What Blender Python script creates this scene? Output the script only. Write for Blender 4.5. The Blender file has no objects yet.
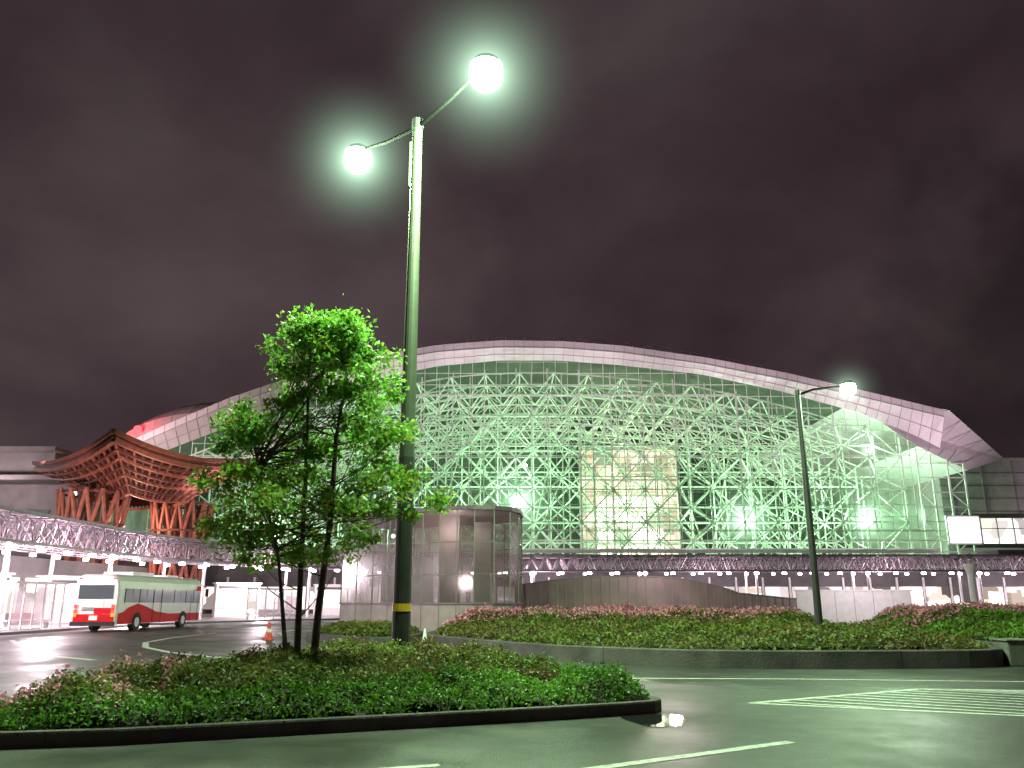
import bpy, math, random
import numpy as np
from mathutils import Vector, noise, Matrix
random.seed(7); rng=np.random.default_rng(7)
sc=bpy.context.scene
sc.view_settings.view_transform='Standard'
try: sc.view_settings.look='None'
except Exception: pass
sc.view_settings.exposure=0

# ---------------------------------------------------------------- materials
def nmat(name):
    m=bpy.data.materials.new(name); m.use_nodes=True
    nt=m.node_tree; nt.nodes.clear()
    o=nt.nodes.new('ShaderNodeOutputMaterial')
    return m,nt,o
def mat(name,col,rough=.6,metal=0,var=.18,scale=3.0,em=None,es=0,bump=0,spec=.5):
    m,nt,o=nmat(name); N=nt.nodes; L=nt.links
    p=N.new('ShaderNodeBsdfPrincipled'); L.new(p.outputs[0],o.inputs[0])
    tc=N.new('ShaderNodeTexCoord'); n=N.new('ShaderNodeTexNoise'); n.inputs['Scale'].default_value=scale; n.inputs['Detail'].default_value=6
    L.new(tc.outputs['Object'],n.inputs['Vector'])
    r=N.new('ShaderNodeValToRGB')
    r.color_ramp.elements[0].position=.3; r.color_ramp.elements[1].position=.72
    r.color_ramp.elements[0].color=[c*(1-var) for c in col]+[1]
    r.color_ramp.elements[1].color=[min(1,c*(1+var)) for c in col]+[1]
    L.new(n.outputs['Fac'],r.inputs[0]); L.new(r.outputs[0],p.inputs['Base Color'])
    p.inputs['Roughness'].default_value=rough; p.inputs['Metallic'].default_value=metal
    p.inputs['Specular IOR Level'].default_value=spec
    if em: 
        p.inputs['Emission Color'].default_value=(*em,1); p.inputs['Emission Strength'].default_value=es
    if bump:
        b=N.new('ShaderNodeBump'); b.inputs['Strength'].default_value=bump; b.inputs['Distance'].default_value=.02
        n2=N.new('ShaderNodeTexNoise'); n2.inputs['Scale'].default_value=scale*12; L.new(tc.outputs['Object'],n2.inputs['Vector'])
        L.new(n2.outputs['Fac'],b.inputs['Height']); L.new(b.outputs[0],p.inputs['Normal'])
    return m
def emit(name,col,s):
    m,nt,o=nmat(name); e=nt.nodes.new('ShaderNodeEmission'); e.inputs[0].default_value=(*col,1); e.inputs[1].default_value=s
    nt.links.new(e.outputs[0],o.inputs[0]); return m
def litmat(name,col,s,scale=1.0,lo=.35):
    m,nt,o=nmat(name); N=nt.nodes;L=nt.links
    e=N.new('ShaderNodeEmission'); tc=N.new('ShaderNodeTexCoord')
    n=N.new('ShaderNodeTexVoronoi'); n.inputs['Scale'].default_value=scale; n.distance='CHEBYCHEV'
    L.new(tc.outputs['Object'],n.inputs['Vector'])
    sp=N.new('ShaderNodeSeparateColor'); L.new(n.outputs['Color'],sp.inputs[0])
    mr=N.new('ShaderNodeMapRange'); mr.inputs['To Min'].default_value=lo*s; mr.inputs['To Max'].default_value=s
    L.new(sp.outputs[0],mr.inputs[0]); L.new(mr.outputs[0],e.inputs[1])
    mx=N.new('ShaderNodeMix'); mx.data_type='RGBA'; mx.inputs['A'].default_value=(*col,1); mx.inputs['B'].default_value=(min(1,col[0]*1.1),col[1]*.9,col[2]*.7,1)
    L.new(sp.outputs[1],mx.inputs['Factor']); L.new(mx.outputs['Result'],e.inputs[0])
    L.new(e.outputs[0],o.inputs[0]); return m
def glowmat(name,col,s,core=.12):
    """added glare round a lamp, painted as an emission volume: inverse-square glow that fades out at the sphere (object radius 1)"""
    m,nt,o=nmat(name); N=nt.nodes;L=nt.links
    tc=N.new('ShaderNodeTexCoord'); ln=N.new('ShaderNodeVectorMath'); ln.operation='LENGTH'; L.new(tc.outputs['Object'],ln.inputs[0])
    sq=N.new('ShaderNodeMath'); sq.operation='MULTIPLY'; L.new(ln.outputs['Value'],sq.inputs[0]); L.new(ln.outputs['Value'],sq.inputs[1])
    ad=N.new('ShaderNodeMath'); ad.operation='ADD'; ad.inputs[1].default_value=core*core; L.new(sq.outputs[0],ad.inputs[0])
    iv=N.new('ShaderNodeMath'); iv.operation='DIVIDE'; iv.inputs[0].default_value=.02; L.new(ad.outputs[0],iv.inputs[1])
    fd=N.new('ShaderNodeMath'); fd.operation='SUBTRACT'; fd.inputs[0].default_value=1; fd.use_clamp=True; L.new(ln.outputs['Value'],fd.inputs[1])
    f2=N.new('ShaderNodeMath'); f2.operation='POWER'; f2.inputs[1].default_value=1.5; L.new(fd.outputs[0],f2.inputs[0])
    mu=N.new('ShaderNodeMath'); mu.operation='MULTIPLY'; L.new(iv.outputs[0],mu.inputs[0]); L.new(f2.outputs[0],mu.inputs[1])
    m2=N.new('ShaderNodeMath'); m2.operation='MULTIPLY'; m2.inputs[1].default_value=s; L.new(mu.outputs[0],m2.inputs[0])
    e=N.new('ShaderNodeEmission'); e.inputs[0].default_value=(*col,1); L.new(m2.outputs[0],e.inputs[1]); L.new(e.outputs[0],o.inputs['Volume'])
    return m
def leafmat(name,c1,c2,trans=.35):
    m,nt,o=nmat(name); N=nt.nodes;L=nt.links
    g=N.new('ShaderNodeNewGeometry'); r=N.new('ShaderNodeValToRGB')
    r.color_ramp.elements[0].color=(*c1,1); r.color_ramp.elements[1].color=(*c2,1)
    tc=N.new('ShaderNodeTexCoord'); n=N.new('ShaderNodeTexNoise'); n.inputs['Scale'].default_value=1.3; n.inputs['Detail'].default_value=3
    L.new(tc.outputs['Object'],n.inputs['Vector'])
    a=N.new('ShaderNodeMath'); a.operation='MULTIPLY_ADD'; a.inputs[1].default_value=.5
    s=N.new('ShaderNodeMath'); s.operation='MULTIPLY_ADD'; s.inputs[1].default_value=1.6; s.inputs[2].default_value=-.55
    L.new(n.outputs['Fac'],s.inputs[0]); L.new(g.outputs['Random Per Island'],a.inputs[0]); L.new(s.outputs[0],a.inputs[2])
    L.new(a.outputs[0],r.inputs[0])
    p=N.new('ShaderNodeBsdfPrincipled'); p.inputs['Roughness'].default_value=.55; L.new(r.outputs[0],p.inputs['Base Color'])
    t=N.new('ShaderNodeBsdfTranslucent'); L.new(r.outputs[0],t.inputs[0])
    mx=N.new('ShaderNodeMixShader'); mx.inputs[0].default_value=trans
    L.new(p.outputs[0],mx.inputs[1]); L.new(t.outputs[0],mx.inputs[2]); L.new(mx.outputs[0],o.inputs[0]); return m
def glassmat(name,haze=.2,col=(.6,.75,.68),rough=.25,gl=.06):
    m,nt,o=nmat(name); N=nt.nodes;L=nt.links
    tr=N.new('ShaderNodeBsdfTransparent'); 
    d=N.new('ShaderNodeBsdfDiffuse'); d.inputs[0].default_value=(*col,1)
    tl=N.new('ShaderNodeBsdfTranslucent'); tl.inputs[0].default_value=(*col,1)
    m1=N.new('ShaderNodeMixShader'); m1.inputs[0].default_value=.6; L.new(d.outputs[0],m1.inputs[1]); L.new(tl.outputs[0],m1.inputs[2])
    m2=N.new('ShaderNodeMixShader')
    tc=N.new('ShaderNodeTexCoord'); n=N.new('ShaderNodeTexNoise'); n.inputs['Scale'].default_value=.35; n.inputs['Detail'].default_value=5
    L.new(tc.outputs['Object'],n.inputs['Vector'])
    mr=N.new('ShaderNodeMapRange'); mr.inputs['From Min'].default_value=.3; mr.inputs['From Max'].default_value=.7; mr.inputs['To Min'].default_value=haze*.5; mr.inputs['To Max'].default_value=haze*1.5
    L.new(n.outputs['Fac'],mr.inputs[0]); L.new(mr.outputs[0],m2.inputs[0])
    L.new(tr.outputs[0],m2.inputs[1]); L.new(m1.outputs[0],m2.inputs[2])
    g=N.new('ShaderNodeBsdfGlossy'); g.inputs['Roughness'].default_value=rough
    m3=N.new('ShaderNodeMixShader'); m3.inputs[0].default_value=gl; L.new(m2.outputs[0],m3.inputs[1]); L.new(g.outputs[0],m3.inputs[2])
    L.new(m3.outputs[0],o.inputs[0]); return m

def asphalt(name,base,rlo,rhi,spec=.5):
    m,nt,o=nmat(name); N=nt.nodes;L=nt.links
    p=N.new('ShaderNodeBsdfPrincipled'); L.new(p.outputs[0],o.inputs[0]); p.inputs['Specular IOR Level'].default_value=spec
    tc=N.new('ShaderNodeTexCoord')
    n=N.new('ShaderNodeTexNoise'); n.inputs['Scale'].default_value=.35; n.inputs['Detail'].default_value=7; n.inputs['Roughness'].default_value=.65
    n2=N.new('ShaderNodeTexNoise'); n2.inputs['Scale'].default_value=45; n2.inputs['Detail'].default_value=3
    L.new(tc.outputs['Object'],n.inputs['Vector']); L.new(tc.outputs['Object'],n2.inputs['Vector'])
    r=N.new('ShaderNodeValToRGB'); r.color_ramp.elements[0].position=.35; r.color_ramp.elements[1].position=.68
    r.color_ramp.elements[0].color=[c*.68 for c in base]+[1]; r.color_ramp.elements[1].color=[c*1.3 for c in base]+[1]
    L.new(n.outputs['Fac'],r.inputs[0])
    mx=N.new('ShaderNodeMix'); mx.data_type='RGBA'; mx.blend_type='OVERLAY'; mx.inputs['Factor'].default_value=.7
    L.new(r.outputs[0],mx.inputs['A']); L.new(n2.outputs['Fac'],mx.inputs['B']); L.new(mx.outputs['Result'],p.inputs['Base Color'])
    mr=N.new('ShaderNodeMapRange'); mr.inputs['From Min'].default_value=.35; mr.inputs['From Max'].default_value=.65; mr.inputs['To Min'].default_value=rlo; mr.inputs['To Max'].default_value=rhi
    L.new(n.outputs['Fac'],mr.inputs[0]); L.new(mr.outputs[0],p.inputs['Roughness'])
    b=N.new('ShaderNodeBump'); b.inputs['Strength'].default_value=.5; b.inputs['Distance'].default_value=.014
    L.new(n2.outputs['Fac'],b.inputs['Height']); L.new(b.outputs[0],p.inputs['Normal'])
    return m

# ---------------------------------------------------------------- mesh builder
class B:
    def __init__(s): s.v=[];s.f=[];s.m=[]
    def poly(s,pts,mi=0):
        i=len(s.v); s.v+= [tuple(p) for p in pts]; s.f.append(list(range(i,i+len(pts)))); s.m.append(mi)
    def box(s,c,d,mi=0,rz=0):
        cx,cy,cz=c; a,b,h=d[0]/2,d[1]/2,d[2]/2; co,si=math.cos(rz),math.sin(rz); i=len(s.v)
        for z in(-h,h):
            for x,y in((-a,-b),(a,-b),(a,b),(-a,b)):
                s.v.append((cx+x*co-y*si,cy+x*si+y*co,cz+z))
        for q in((3,2,1,0),(4,5,6,7),(0,1,5,4),(1,2,6,5),(2,3,7,6),(3,0,4,7)):
            s.f.append([i+k for k in q]); s.m.append(mi)
    def bar(s,p0,p1,r0,r1=None,n=4,mi=0,cap=False):
        if r1 is None:r1=r0
        p0=Vector(p0);p1=Vector(p1);d=p1-p0
        if d.length<1e-6:return
        d.normalize(); u=d.cross(Vector((0,0,1)) if abs(d.z)<.9 else Vector((1,0,0))).normalized(); w=d.cross(u)
        i=len(s.v)
        for p,r in((p0,r0),(p1,r1)):
            for k in range(n):
                a=2*math.pi*k/n+math.pi/n
                s.v.append(tuple(p+u*(r*math.cos(a))+w*(r*math.sin(a))))
        for k in range(n):
            s.f.append([i+k,i+(k+1)%n,i+n+(k+1)%n,i+n+k]); s.m.append(mi)
        if cap:
            s.f.append([i+k for k in range(n)][::-1]); s.m.append(mi)
            s.f.append([i+n+k for k in range(n)]); s.m.append(mi)
    def tube(s,pts,rs,n=8,mi=0):
        for k in range(len(pts)-1): s.bar(pts[k],pts[k+1],rs[k],rs[k+1],n,mi,cap=(k in(0,len(pts)-2)))
    def prism(s,poly,z0,z1,mi=0,mt=None):
        n=len(poly); 
        for k in range(n):
            a=poly[k];b=poly[(k+1)%n]
            s.poly([(a[0],a[1],z0),(b[0],b[1],z0),(b[0],b[1],z1),(a[0],a[1],z1)],mi)
        s.poly([(p[0],p[1],z1) for p in poly],mi if mt is None else mt)
    def lathe(s,c,prof,n=20,mi=0):
        i=len(s.v)
        for r,z in prof:
            for k in range(n):
                a=2*math.pi*k/n; s.v.append((c[0]+r*math.cos(a),c[1]+r*math.sin(a),c[2]+z))
        for j in range(len(prof)-1):
            for k in range(n):
                s.f.append([i+j*n+k,i+j*n+(k+1)%n,i+(j+1)*n+(k+1)%n,i+(j+1)*n+k]); s.m.append(mi)
    def obj(s,name,mats,parent=None,smooth=False,bevel=0):
        me=bpy.data.meshes.new(name); me.from_pydata(s.v,[],s.f)
        if not isinstance(mats,(list,tuple)): mats=[mats]
        for m in mats: me.materials.append(m)
        me.polygons.foreach_set('material_index',s.m)
        if smooth: me.polygons.foreach_set('use_smooth',[True]*len(s.f))
        me.update(); o=bpy.data.objects.new(name,me); sc.collection.objects.link(o)
        if parent: o.parent=parent
        if bevel:
            md=o.modifiers.new('bev','BEVEL'); md.width=bevel; md.segments=2; md.limit_method='ANGLE'
        return o
def empty(name,loc=(0,0,0),rz=0):
    e=bpy.data.objects.new(name,None); sc.collection.objects.link(e); e.location=loc; e.rotation_euler=(0,0,rz); e.empty_display_size=.3; return e
def light(name,typ,loc,power,col,parent=None,size=.2,target=None,cone=60,blend=.5):
    l=bpy.data.lights.new(name,typ); l.energy=power; l.color=col
    if typ in('POINT','SPOT'): l.shadow_soft_size=size
    if typ=='SPOT': l.spot_size=math.radians(cone); l.spot_blend=blend
    if typ=='AREA': l.size=size
    o=bpy.data.objects.new(name,l); sc.collection.objects.link(o); o.location=loc
    if parent: o.parent=parent
    if target is not None:
        o.rotation_euler=(Vector(target)-Vector(loc)).to_track_quat('-Z','Y').to_euler()
    return o
def halo(p,r,m,parent):
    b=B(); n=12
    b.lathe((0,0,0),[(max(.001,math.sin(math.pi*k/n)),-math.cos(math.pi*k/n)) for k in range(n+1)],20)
    o=b.obj('glow_halo',m,parent); o.location=p; o.scale=(r,r,r); return o
def leaves_mesh(name,C,S,mats,mi=None,up=.0,parent=None,aspect=.55):
    n=len(C); C=np.asarray(C); S=np.asarray(S)
    nn=rng.normal(size=(n,3)); nn/=np.linalg.norm(nn,axis=1)[:,None]; nn[:,2]+=up; nn/=np.linalg.norm(nn,axis=1)[:,None]
    d=rng.normal(size=(n,3)); d-= (d*nn).sum(1)[:,None]*nn; d/=np.linalg.norm(d,axis=1)[:,None]
    e=np.cross(nn,d)
    a=d*S[:,None]*.5; b=e*S[:,None]*.5*aspect; fold=nn*S[:,None]*.1
    V=np.stack([C-a,C+b+fold,C+a,C-b+fold],1).reshape(-1,3)
    me=bpy.data.meshes.new(name); me.vertices.add(4*n); me.vertices.foreach_set('co',V.ravel())
    me.loops.add(4*n); me.loops.foreach_set('vertex_index',np.arange(4*n)); me.polygons.add(n)
    me.polygons.foreach_set('loop_start',np.arange(n)*4); me.polygons.foreach_set('loop_total',np.full(n,4))
    for m in mats: me.materials.append(m)
    if mi is not None: me.polygons.foreach_set('material_index',np.asarray(mi,dtype=np.int32))
    me.update(); me.validate(); o=bpy.data.objects.new(name,me); sc.collection.objects.link(o)
    if parent:o.parent=parent
    return o

# ---------------------------------------------------------------- palette
M_asph=asphalt('wet_asphalt',(.055,.056,.053),.30,.58,.4)
M_white=mat('road_paint',(.55,.55,.53),.55,var=.45,scale=9)
M_kerb=mat('kerb_concrete',(.17,.16,.155),.7,var=.35,scale=2,bump=.5)
M_kerb1=mat('dark_kerb',(.075,.06,.063),.65,var=.45,scale=1.5,bump=.5)
M_kerb2=mat('planter_stone',(.085,.07,.073),.65,var=.45,scale=1.2,bump=.5)
M_soil=mat('soil',(.035,.03,.02),.9,var=.4,scale=5)
M_green_pole=mat('pole_paint',(.055,.07,.045),.6,var=.15,scale=4)
M_dark=mat('dark_metal',(.03,.032,.034),.45,var=.2)
M_dkpole=mat('pole_dark',(.024,.026,.026),.6,var=.3,scale=5)
M_arm=mat('lamp_arm_paint',(.005,.0055,.005),.9,var=.3,scale=5,spec=.03)
M_yellow=mat('yellow_band',(.75,.45,.03),.5)
M_steel=mat('truss_steel',(.66,.72,.64),.45,var=.1)
M_steel2=mat('canopy_steel',(.20,.165,.185),.5,metal=.2,var=.2)
M_fascia=mat('aluminium_fascia',(.70,.63,.67),.5,metal=.1,var=.10,scale=.4)
M_fseam=mat('fascia_seam',(.40,.34,.37),.5)
M_roofin=mat('roof_lining',(.06,.075,.058),.8,var=.25,scale=.5)
M_conc=mat('concrete_wall',(.25,.22,.23),.7,var=.2,scale=.6)
M_concd=mat('dark_concrete',(.10,.092,.095),.7,var=.25,scale=.6)
M_whitew=mat('white_panel',(.7,.67,.68),.45,var=.08)
M_wood=mat('gate_timber',(.27,.085,.06),.6,var=.35,scale=2)
M_wood2=mat('gate_timber_dark',(.11,.032,.025),.65,var=.3,scale=2)
M_tile=mat('gate_roof_metal',(.25,.2,.2),.4,metal=.5,var=.2)
M_glass=glassmat('dome_glass',.07,(.42,.62,.44),gl=.03)
M_pglass=glassmat('shelter_glass',.62,(.20,.155,.15),.15,.1)
M_sglass=glassmat('screen_glass',.25,(.7,.65,.68),.1,.1)
M_lampW=emit('canopy_lamp',(1,.9,.95),30)
M_lampG=emit('street_lamp_lens',(.75,1,.8),30)
M_lampI=emit('flood_lens',(.75,1,.8),60)
M_bark=mat('bark',(.09,.07,.055),.8,var=.35,scale=9,bump=.6)
M_halo=glowmat('street_lamp_halo',(.62,1,.70),2.3,.10)  # lamp glare painted as self-glowing spheres, nothing scatters in them
M_halo2=glowmat('dome_lamp_halo',(.55,1,.62),2.2,.08)
M_halo3=glowmat('concourse_halo',(1,.93,.72),.5,.3)  # added glow in front of the bright concourse windows

# ---------------------------------------------------------------- world
w=bpy.data.worlds.new('World'); sc.world=w; w.use_nodes=True
nt=w.node_tree; nt.nodes.clear(); N=nt.nodes; L=nt.links
o=N.new('ShaderNodeOutputWorld'); bg=N.new('ShaderNodeBackground'); sky=N.new('ShaderNodeTexSky'); sky.sky_type='NISHITA'; sky.sun_disc=False
sky.sun_elevation=math.radians(-6); sky.sun_rotation=math.radians(200)
bg.inputs[1].default_value=.05; L.new(sky.outputs[0],bg.inputs[0])
tc=N.new('ShaderNodeTexCoord'); mp=N.new('ShaderNodeMapping'); mp.inputs['Scale'].default_value=(1,1,1.3); mp.inputs['Location'].default_value=(.3,.1,.25)
n1=N.new('ShaderNodeTexNoise'); n1.inputs['Scale'].default_value=2.4; n1.inputs['Detail'].default_value=6; n1.inputs['Roughness'].default_value=.5; n1.inputs['Distortion'].default_value=.2
L.new(tc.outputs['Generated'],mp.inputs[0]); L.new(mp.outputs[0],n1.inputs[0])
r=N.new('ShaderNodeValToRGB'); cr=r.color_ramp
cr.elements[0].position=.30; cr.elements[0].color=(.025,.014,.018,1)
cr.elements[1].position=.70; cr.elements[1].color=(.088,.064,.068,1)
e=cr.elements.new(.5); e.color=(.052,.034,.039,1)
L.new(n1.outputs['Fac'],r.inputs[0])
dt=N.new('ShaderNodeVectorMath'); dt.operation='DOT_PRODUCT'; nv=N.new('ShaderNodeVectorMath'); nv.operation='NORMALIZE'
L.new(tc.outputs['Generated'],nv.inputs[0]); L.new(nv.outputs[0],dt.inputs[0]); dt.inputs[1].default_value=Vector((.58,.80,.24)).normalized()
mr=N.new('ShaderNodeMapRange'); mr.interpolation_type='SMOOTHSTEP'; mr.inputs['From Min'].default_value=.965; mr.inputs['From Max'].default_value=.997; mr.inputs['To Min'].default_value=1; mr.inputs['To Max'].default_value=.35
n3=N.new('ShaderNodeTexNoise'); n3.inputs['Scale'].default_value=5; n3.inputs['Detail'].default_value=4; L.new(tc.outputs['Generated'],n3.inputs[0])
ma=N.new('ShaderNodeMath'); ma.operation='MULTIPLY_ADD'; ma.inputs[1].default_value=.08; L.new(n3.outputs['Fac'],ma.inputs[0]); 
mb=N.new('ShaderNodeMath'); mb.operation='SUBTRACT'; mb.inputs[1].default_value=.04; L.new(dt.outputs['Value'],mb.inputs[0]); L.new(mb.outputs[0],ma.inputs[2])
L.new(ma.outputs[0],mr.inputs[0])
sc1=N.new('ShaderNodeVectorMath'); sc1.operation='SCALE'; L.new(r.outputs[0],sc1.inputs[0]); L.new(mr.outputs[0],sc1.inputs['Scale'])
bg2=N.new('ShaderNodeBackground'); L.new(sc1.outputs[0],bg2.inputs[0])
# cloud base is brighter towards the town's horizon than overhead
sx=N.new('ShaderNodeSeparateXYZ'); L.new(nv.outputs[0],sx.inputs[0])
mz=N.new('ShaderNodeMapRange'); mz.inputs['From Min'].default_value=.25; mz.inputs['From Max'].default_value=.72; mz.inputs['To Min'].default_value=1.05; mz.inputs['To Max'].default_value=.72
L.new(sx.outputs['Z'],mz.inputs[0]); L.new(mz.outputs[0],bg2.inputs[1])
ad=N.new('ShaderNodeAddShader'); L.new(bg.outputs[0],ad.inputs[0]); L.new(bg2.outputs[0],ad.inputs[1]); L.new(ad.outputs[0],o.inputs[0])

# ---------------------------------------------------------------- camera
cam=bpy.data.cameras.new('camera'); co=bpy.data.objects.new('camera',cam); sc.collection.objects.link(co)
co.location=(0,0,1.6); co.rotation_euler=(math.radians(90+14.8),0,0); cam.sensor_width=36; cam.lens=28.83; cam.clip_end=3000; cam.clip_start=.1
sc.camera=co

# ---------------------------------------------------------------- ground & road
b=B(); b.poly([(-1500,-1500,-.02),(1500,-1500,-.02),(1500,1500,-.02),(-1500,1500,-.02)]); b.obj('ground',M_concd)
b=B(); b.poly([(-24.5,-60,0),(120,-60,0),(120,75,0),(40,78,0),(-10,78,0),(-19,70,0),(-24.5,58,0)]); b.obj('road',M_asph)
M_pave=asphalt('wet_paving',(.2,.18,.19),.25,.5)
b=B(); b.prism([(-24.5,-60),(-24.5,58),(-19,70),(-10,78),(40,78),(120,75),(120,110),(-90,110),(-90,-60)][::-1],-.01,.12,0); b.obj('pavement',M_pave)
b=B()
def stripe(pts,wd,z=.004):
    for k in range(len(pts)-1):
        a=Vector(pts[k]).to_2d();c=Vector(pts[k+1]).to_2d(); d=(c-a).normalized(); nrm=Vector((-d.y,d.x))*wd/2
        b.poly([(*(a-nrm),z),(*(c-nrm),z),(*(c+nrm),z),(*(a+nrm),z)])
stripe([(.3,8.45),(3.26,10.35)],.15)
stripe([(-3.2,8.0),(-.73,8.95)],.13)
stripe([(2.4,18.5),(6,18.3),(12,17.5),(30,15)],.13)
stripe([(3.84,14.1),(7.65,16.3),(12,15.6)],.14); 
stripe([(3.84,14.1),(7.36,12.6),(12,11)],.14)
for k in range(20):
    x0=4.2+k*.42
    ytop=14.1+(x0-3.84)*.577 if x0<7.65 else 16.3-(x0-7.65)*.16
    dx,dy=1.0,-.62
    t=0
    while t<14:
        x=x0+dx*t; y=ytop+dy*t
        if y<14.1-(x-3.84)*.38: break
        t+=.05
    a=Vector((x0+dx*.1,ytop+dy*.1)); c=Vector((x0+dx*(t-.1),ytop+dy*(t-.1)))
    if (c-a).length>.2: stripe([a,c],.11,.0082)
stripe([(-14.8,26.6),(-11.6,24)],.22); stripe([(-21,36),(-19,33)],.22)
stripe([(-15.2,44),(-15.1,38),(-14.5,34),(-13,30.5),(-11,27.6),(-8.8,25.3),(-6.2,23.5)],.22)
stripe([(-12.5,50),(-12,44),(-10.6,40)],.22)
stripe([(-23.6,14),(-23.8,58)],.2)
b.obj('road_markings',M_white)
M_pud=mat('puddle_water',(.02,.02,.02),.03,var=.05,spec=.9)
b=B(); b.poly([(2.0+.42*math.cos(a)*(1+.2*math.sin(3*a)),12.15+.75*math.sin(a)*(1+.15*math.cos(2*a)),.006) for a in [k*math.pi/12 for k in range(24)]]); b.obj('puddle',M_pud)

# ---------------------------------------------------------------- planting beds
def inpoly(P,poly):
    x,y=P[:,0],P[:,1]; r=np.zeros(len(P),bool); n=len(poly)
    for i in range(n):
        x1,y1=poly[i];x2,y2=poly[(i+1)%n]
        c=((y1>y)!=(y2>y))&(x<(x2-x1)*(y-y1)/(y2-y1+1e-12)+x1); r^=c
    return r
def edgedist(P,poly):
    d=np.full(len(P),1e9); n=len(poly)
    for i in range(n):
        a=np.array(poly[i]);c=np.array(poly[(i+1)%n]); e=c-a
        t=np.clip(((P-a)@e)/(e@e),0,1); d=np.minimum(d,np.linalg.norm(P-(a+t[:,None]*e),axis=1))
    return d
def smoothpoly(p,it=2):
    for _ in range(it):
        q=[]
        for i in range(len(p)):
            a=np.array(p[i],float);c=np.array(p[(i+1)%len(p)],float); q+= [tuple(a*.8+c*.2),tuple(a*.2+c*.8)]
        p=q
    return p
def offset(poly,d):
    c=np.mean(poly,axis=0); out=[]
    n=len(poly)
    for i in range(n):
        p0=np.array(poly[i-1]);p=np.array(poly[i]);p1=np.array(poly[(i+1)%n])
        t=(p1-p0); t/=np.linalg.norm(t)+1e-9; nr=np.array([t[1],-t[0]])
        if (nr@(p-c))<0: nr=-nr
        out.append(tuple(p-nr*d))
    return out
def height(P,base,amp,fall,poly,freq=.9,zadd=None):
    d=edgedist(P,poly)
    nz=np.array([noise.noise(Vector((p[0]*freq,p[1]*freq,3.1)))+.55*noise.noise(Vector((p[0]*freq*3.1,p[1]*freq*3.1,8))) for p in P])
    e=np.clip(d/fall,0,1)**.5
    if zadd: base=base+zadd(P)
    return e*(base+amp*nz)
def kerb(name,poly,wd,h,m,seg=1.0):
    b=B(); inner=offset(poly,wd); n=len(poly)
    for k in range(n):
        a,c=poly[k],poly[(k+1)%n]; ai,ci=inner[k],inner[(k+1)%n]
        b.poly([(*a,0),(*c,0),(*c,h-.02),(*a,h-.02)]); 
        ao=np.array(a)*.93+np.array(ai)*.07; cc=np.array(c)*.93+np.array(ci)*.07
        b.poly([(*a,h-.02),(*c,h-.02),(*cc,h),(*ao,h)])
        b.poly([(*ao,h),(*cc,h),(*ci,h),(*ai,h)]); b.poly([(*ai,h),(*ci,h),(*ci,0),(*ai,0)])
        ln=np.linalg.norm(np.array(c)-np.array(a)); s=int(ln/seg)
        for j in range(s):
            p=np.array(a)+(np.array(c)-np.array(a))*((j+.5)/s); t=(np.array(c)-np.array(a))/ln
            b.box((p[0],p[1],h/2+.001),(.012,.012,h),1,math.atan2(t[1],t[0]))
    return b.obj(name,[m,M_dark])
def bed(name,poly,base,amp,fall,n,size,z0,mats,pick,freq=.9,res=.25,zadd=None):
    root=empty(name)
    P=np.array(poly); lo=P.min(0);hi=P.max(0)
    xs=np.arange(lo[0],hi[0]+res,res); ys=np.arange(lo[1],hi[1]+res,res)
    G=np.array([(x,y) for y in ys for x in xs]); ins=inpoly(G,poly); H=height(G,base,amp,fall,poly,freq,zadd)
    H=np.where(ins,H,0)*.86
    b=B(); b.v=[(g[0],g[1],z0+h-.04) for g,h in zip(G,H)]; nx=len(xs)
    for j in range(len(ys)-1):
        for i in range(nx-1):
            q=[j*nx+i,j*nx+i+1,(j+1)*nx+i+1,(j+1)*nx+i]
            if all(ins[k] for k in q): b.f.append(q); b.m.append(0)
    b.obj('soil_mound',M_soil,root,smooth=True)
    Q=lo+rng.random((n*3,2))*(hi-lo); Q=Q[inpoly(Q,poly)][:n]
    h=height(Q,base,amp,fall,poly,freq,zadd)
    z=z0+h-np.abs(rng.normal(size=len(Q)))*.06+rng.random(len(Q))**3*.14
    C=np.column_stack([Q,z]); S=size*(.6+.8*rng.random(len(Q)))
    mi=pick(C); C[:,2]+=np.where(mi==2,.06,0)
    leaves_mesh('foliage',C,S,mats,mi,up=.7,parent=root)
    return root
LM1=leafmat('shrub_leaf',(.04,.07,.010),(.20,.26,.04))
LM2=leafmat('shrub_leaf_rusty',(.07,.06,.018),(.25,.19,.06))
LM3=leafmat('azalea_flower',(.6,.13,.24),(.9,.45,.55),.3)
LM4=leafmat('groundcover_leaf',(.07,.17,.015),(.18,.38,.04))
bed1=smoothpoly([(-7.6,8.9),(2.0,12.7),(2.35,13.3),(1.5,15),(.2,18),(-1.2,21),(-4.6,21.5),(-5.8,16)],2)
k=kerb('island_kerb',bed1,.16,.17,M_kerb1)
bi=offset(bed1,.18)
def pick1(C):
    f=np.array([noise.noise(Vector((c[0]*.5,c[1]*.5,1))) for c in C]); fl=np.array([noise.noise(Vector((c[0]*1.8,c[1]*1.8,5))) for c in C])
    mi=np.where(f+rng.normal(size=len(C))*.25>.05,1,0)
    fr=C[:,1]-(8.9+(C[:,0]+7.6)*.396)
    mi=np.where((fr<1.0+.7*f)|((C[:,0]>.3+f)&(C[:,1]>13.5)),3,mi)
    mi=np.where((C[:,0]<-4.6)&(C[:,1]<13)&(fr>.5)&(fl>-.03)&(rng.random(len(C))<.28),2,mi)
    return mi
bed('shrub_bed',bi,.42,.34,.9,95000,.060,.12,[LM1,LM2,LM3,LM4],pick1,freq=1.0,res=.2)

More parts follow.
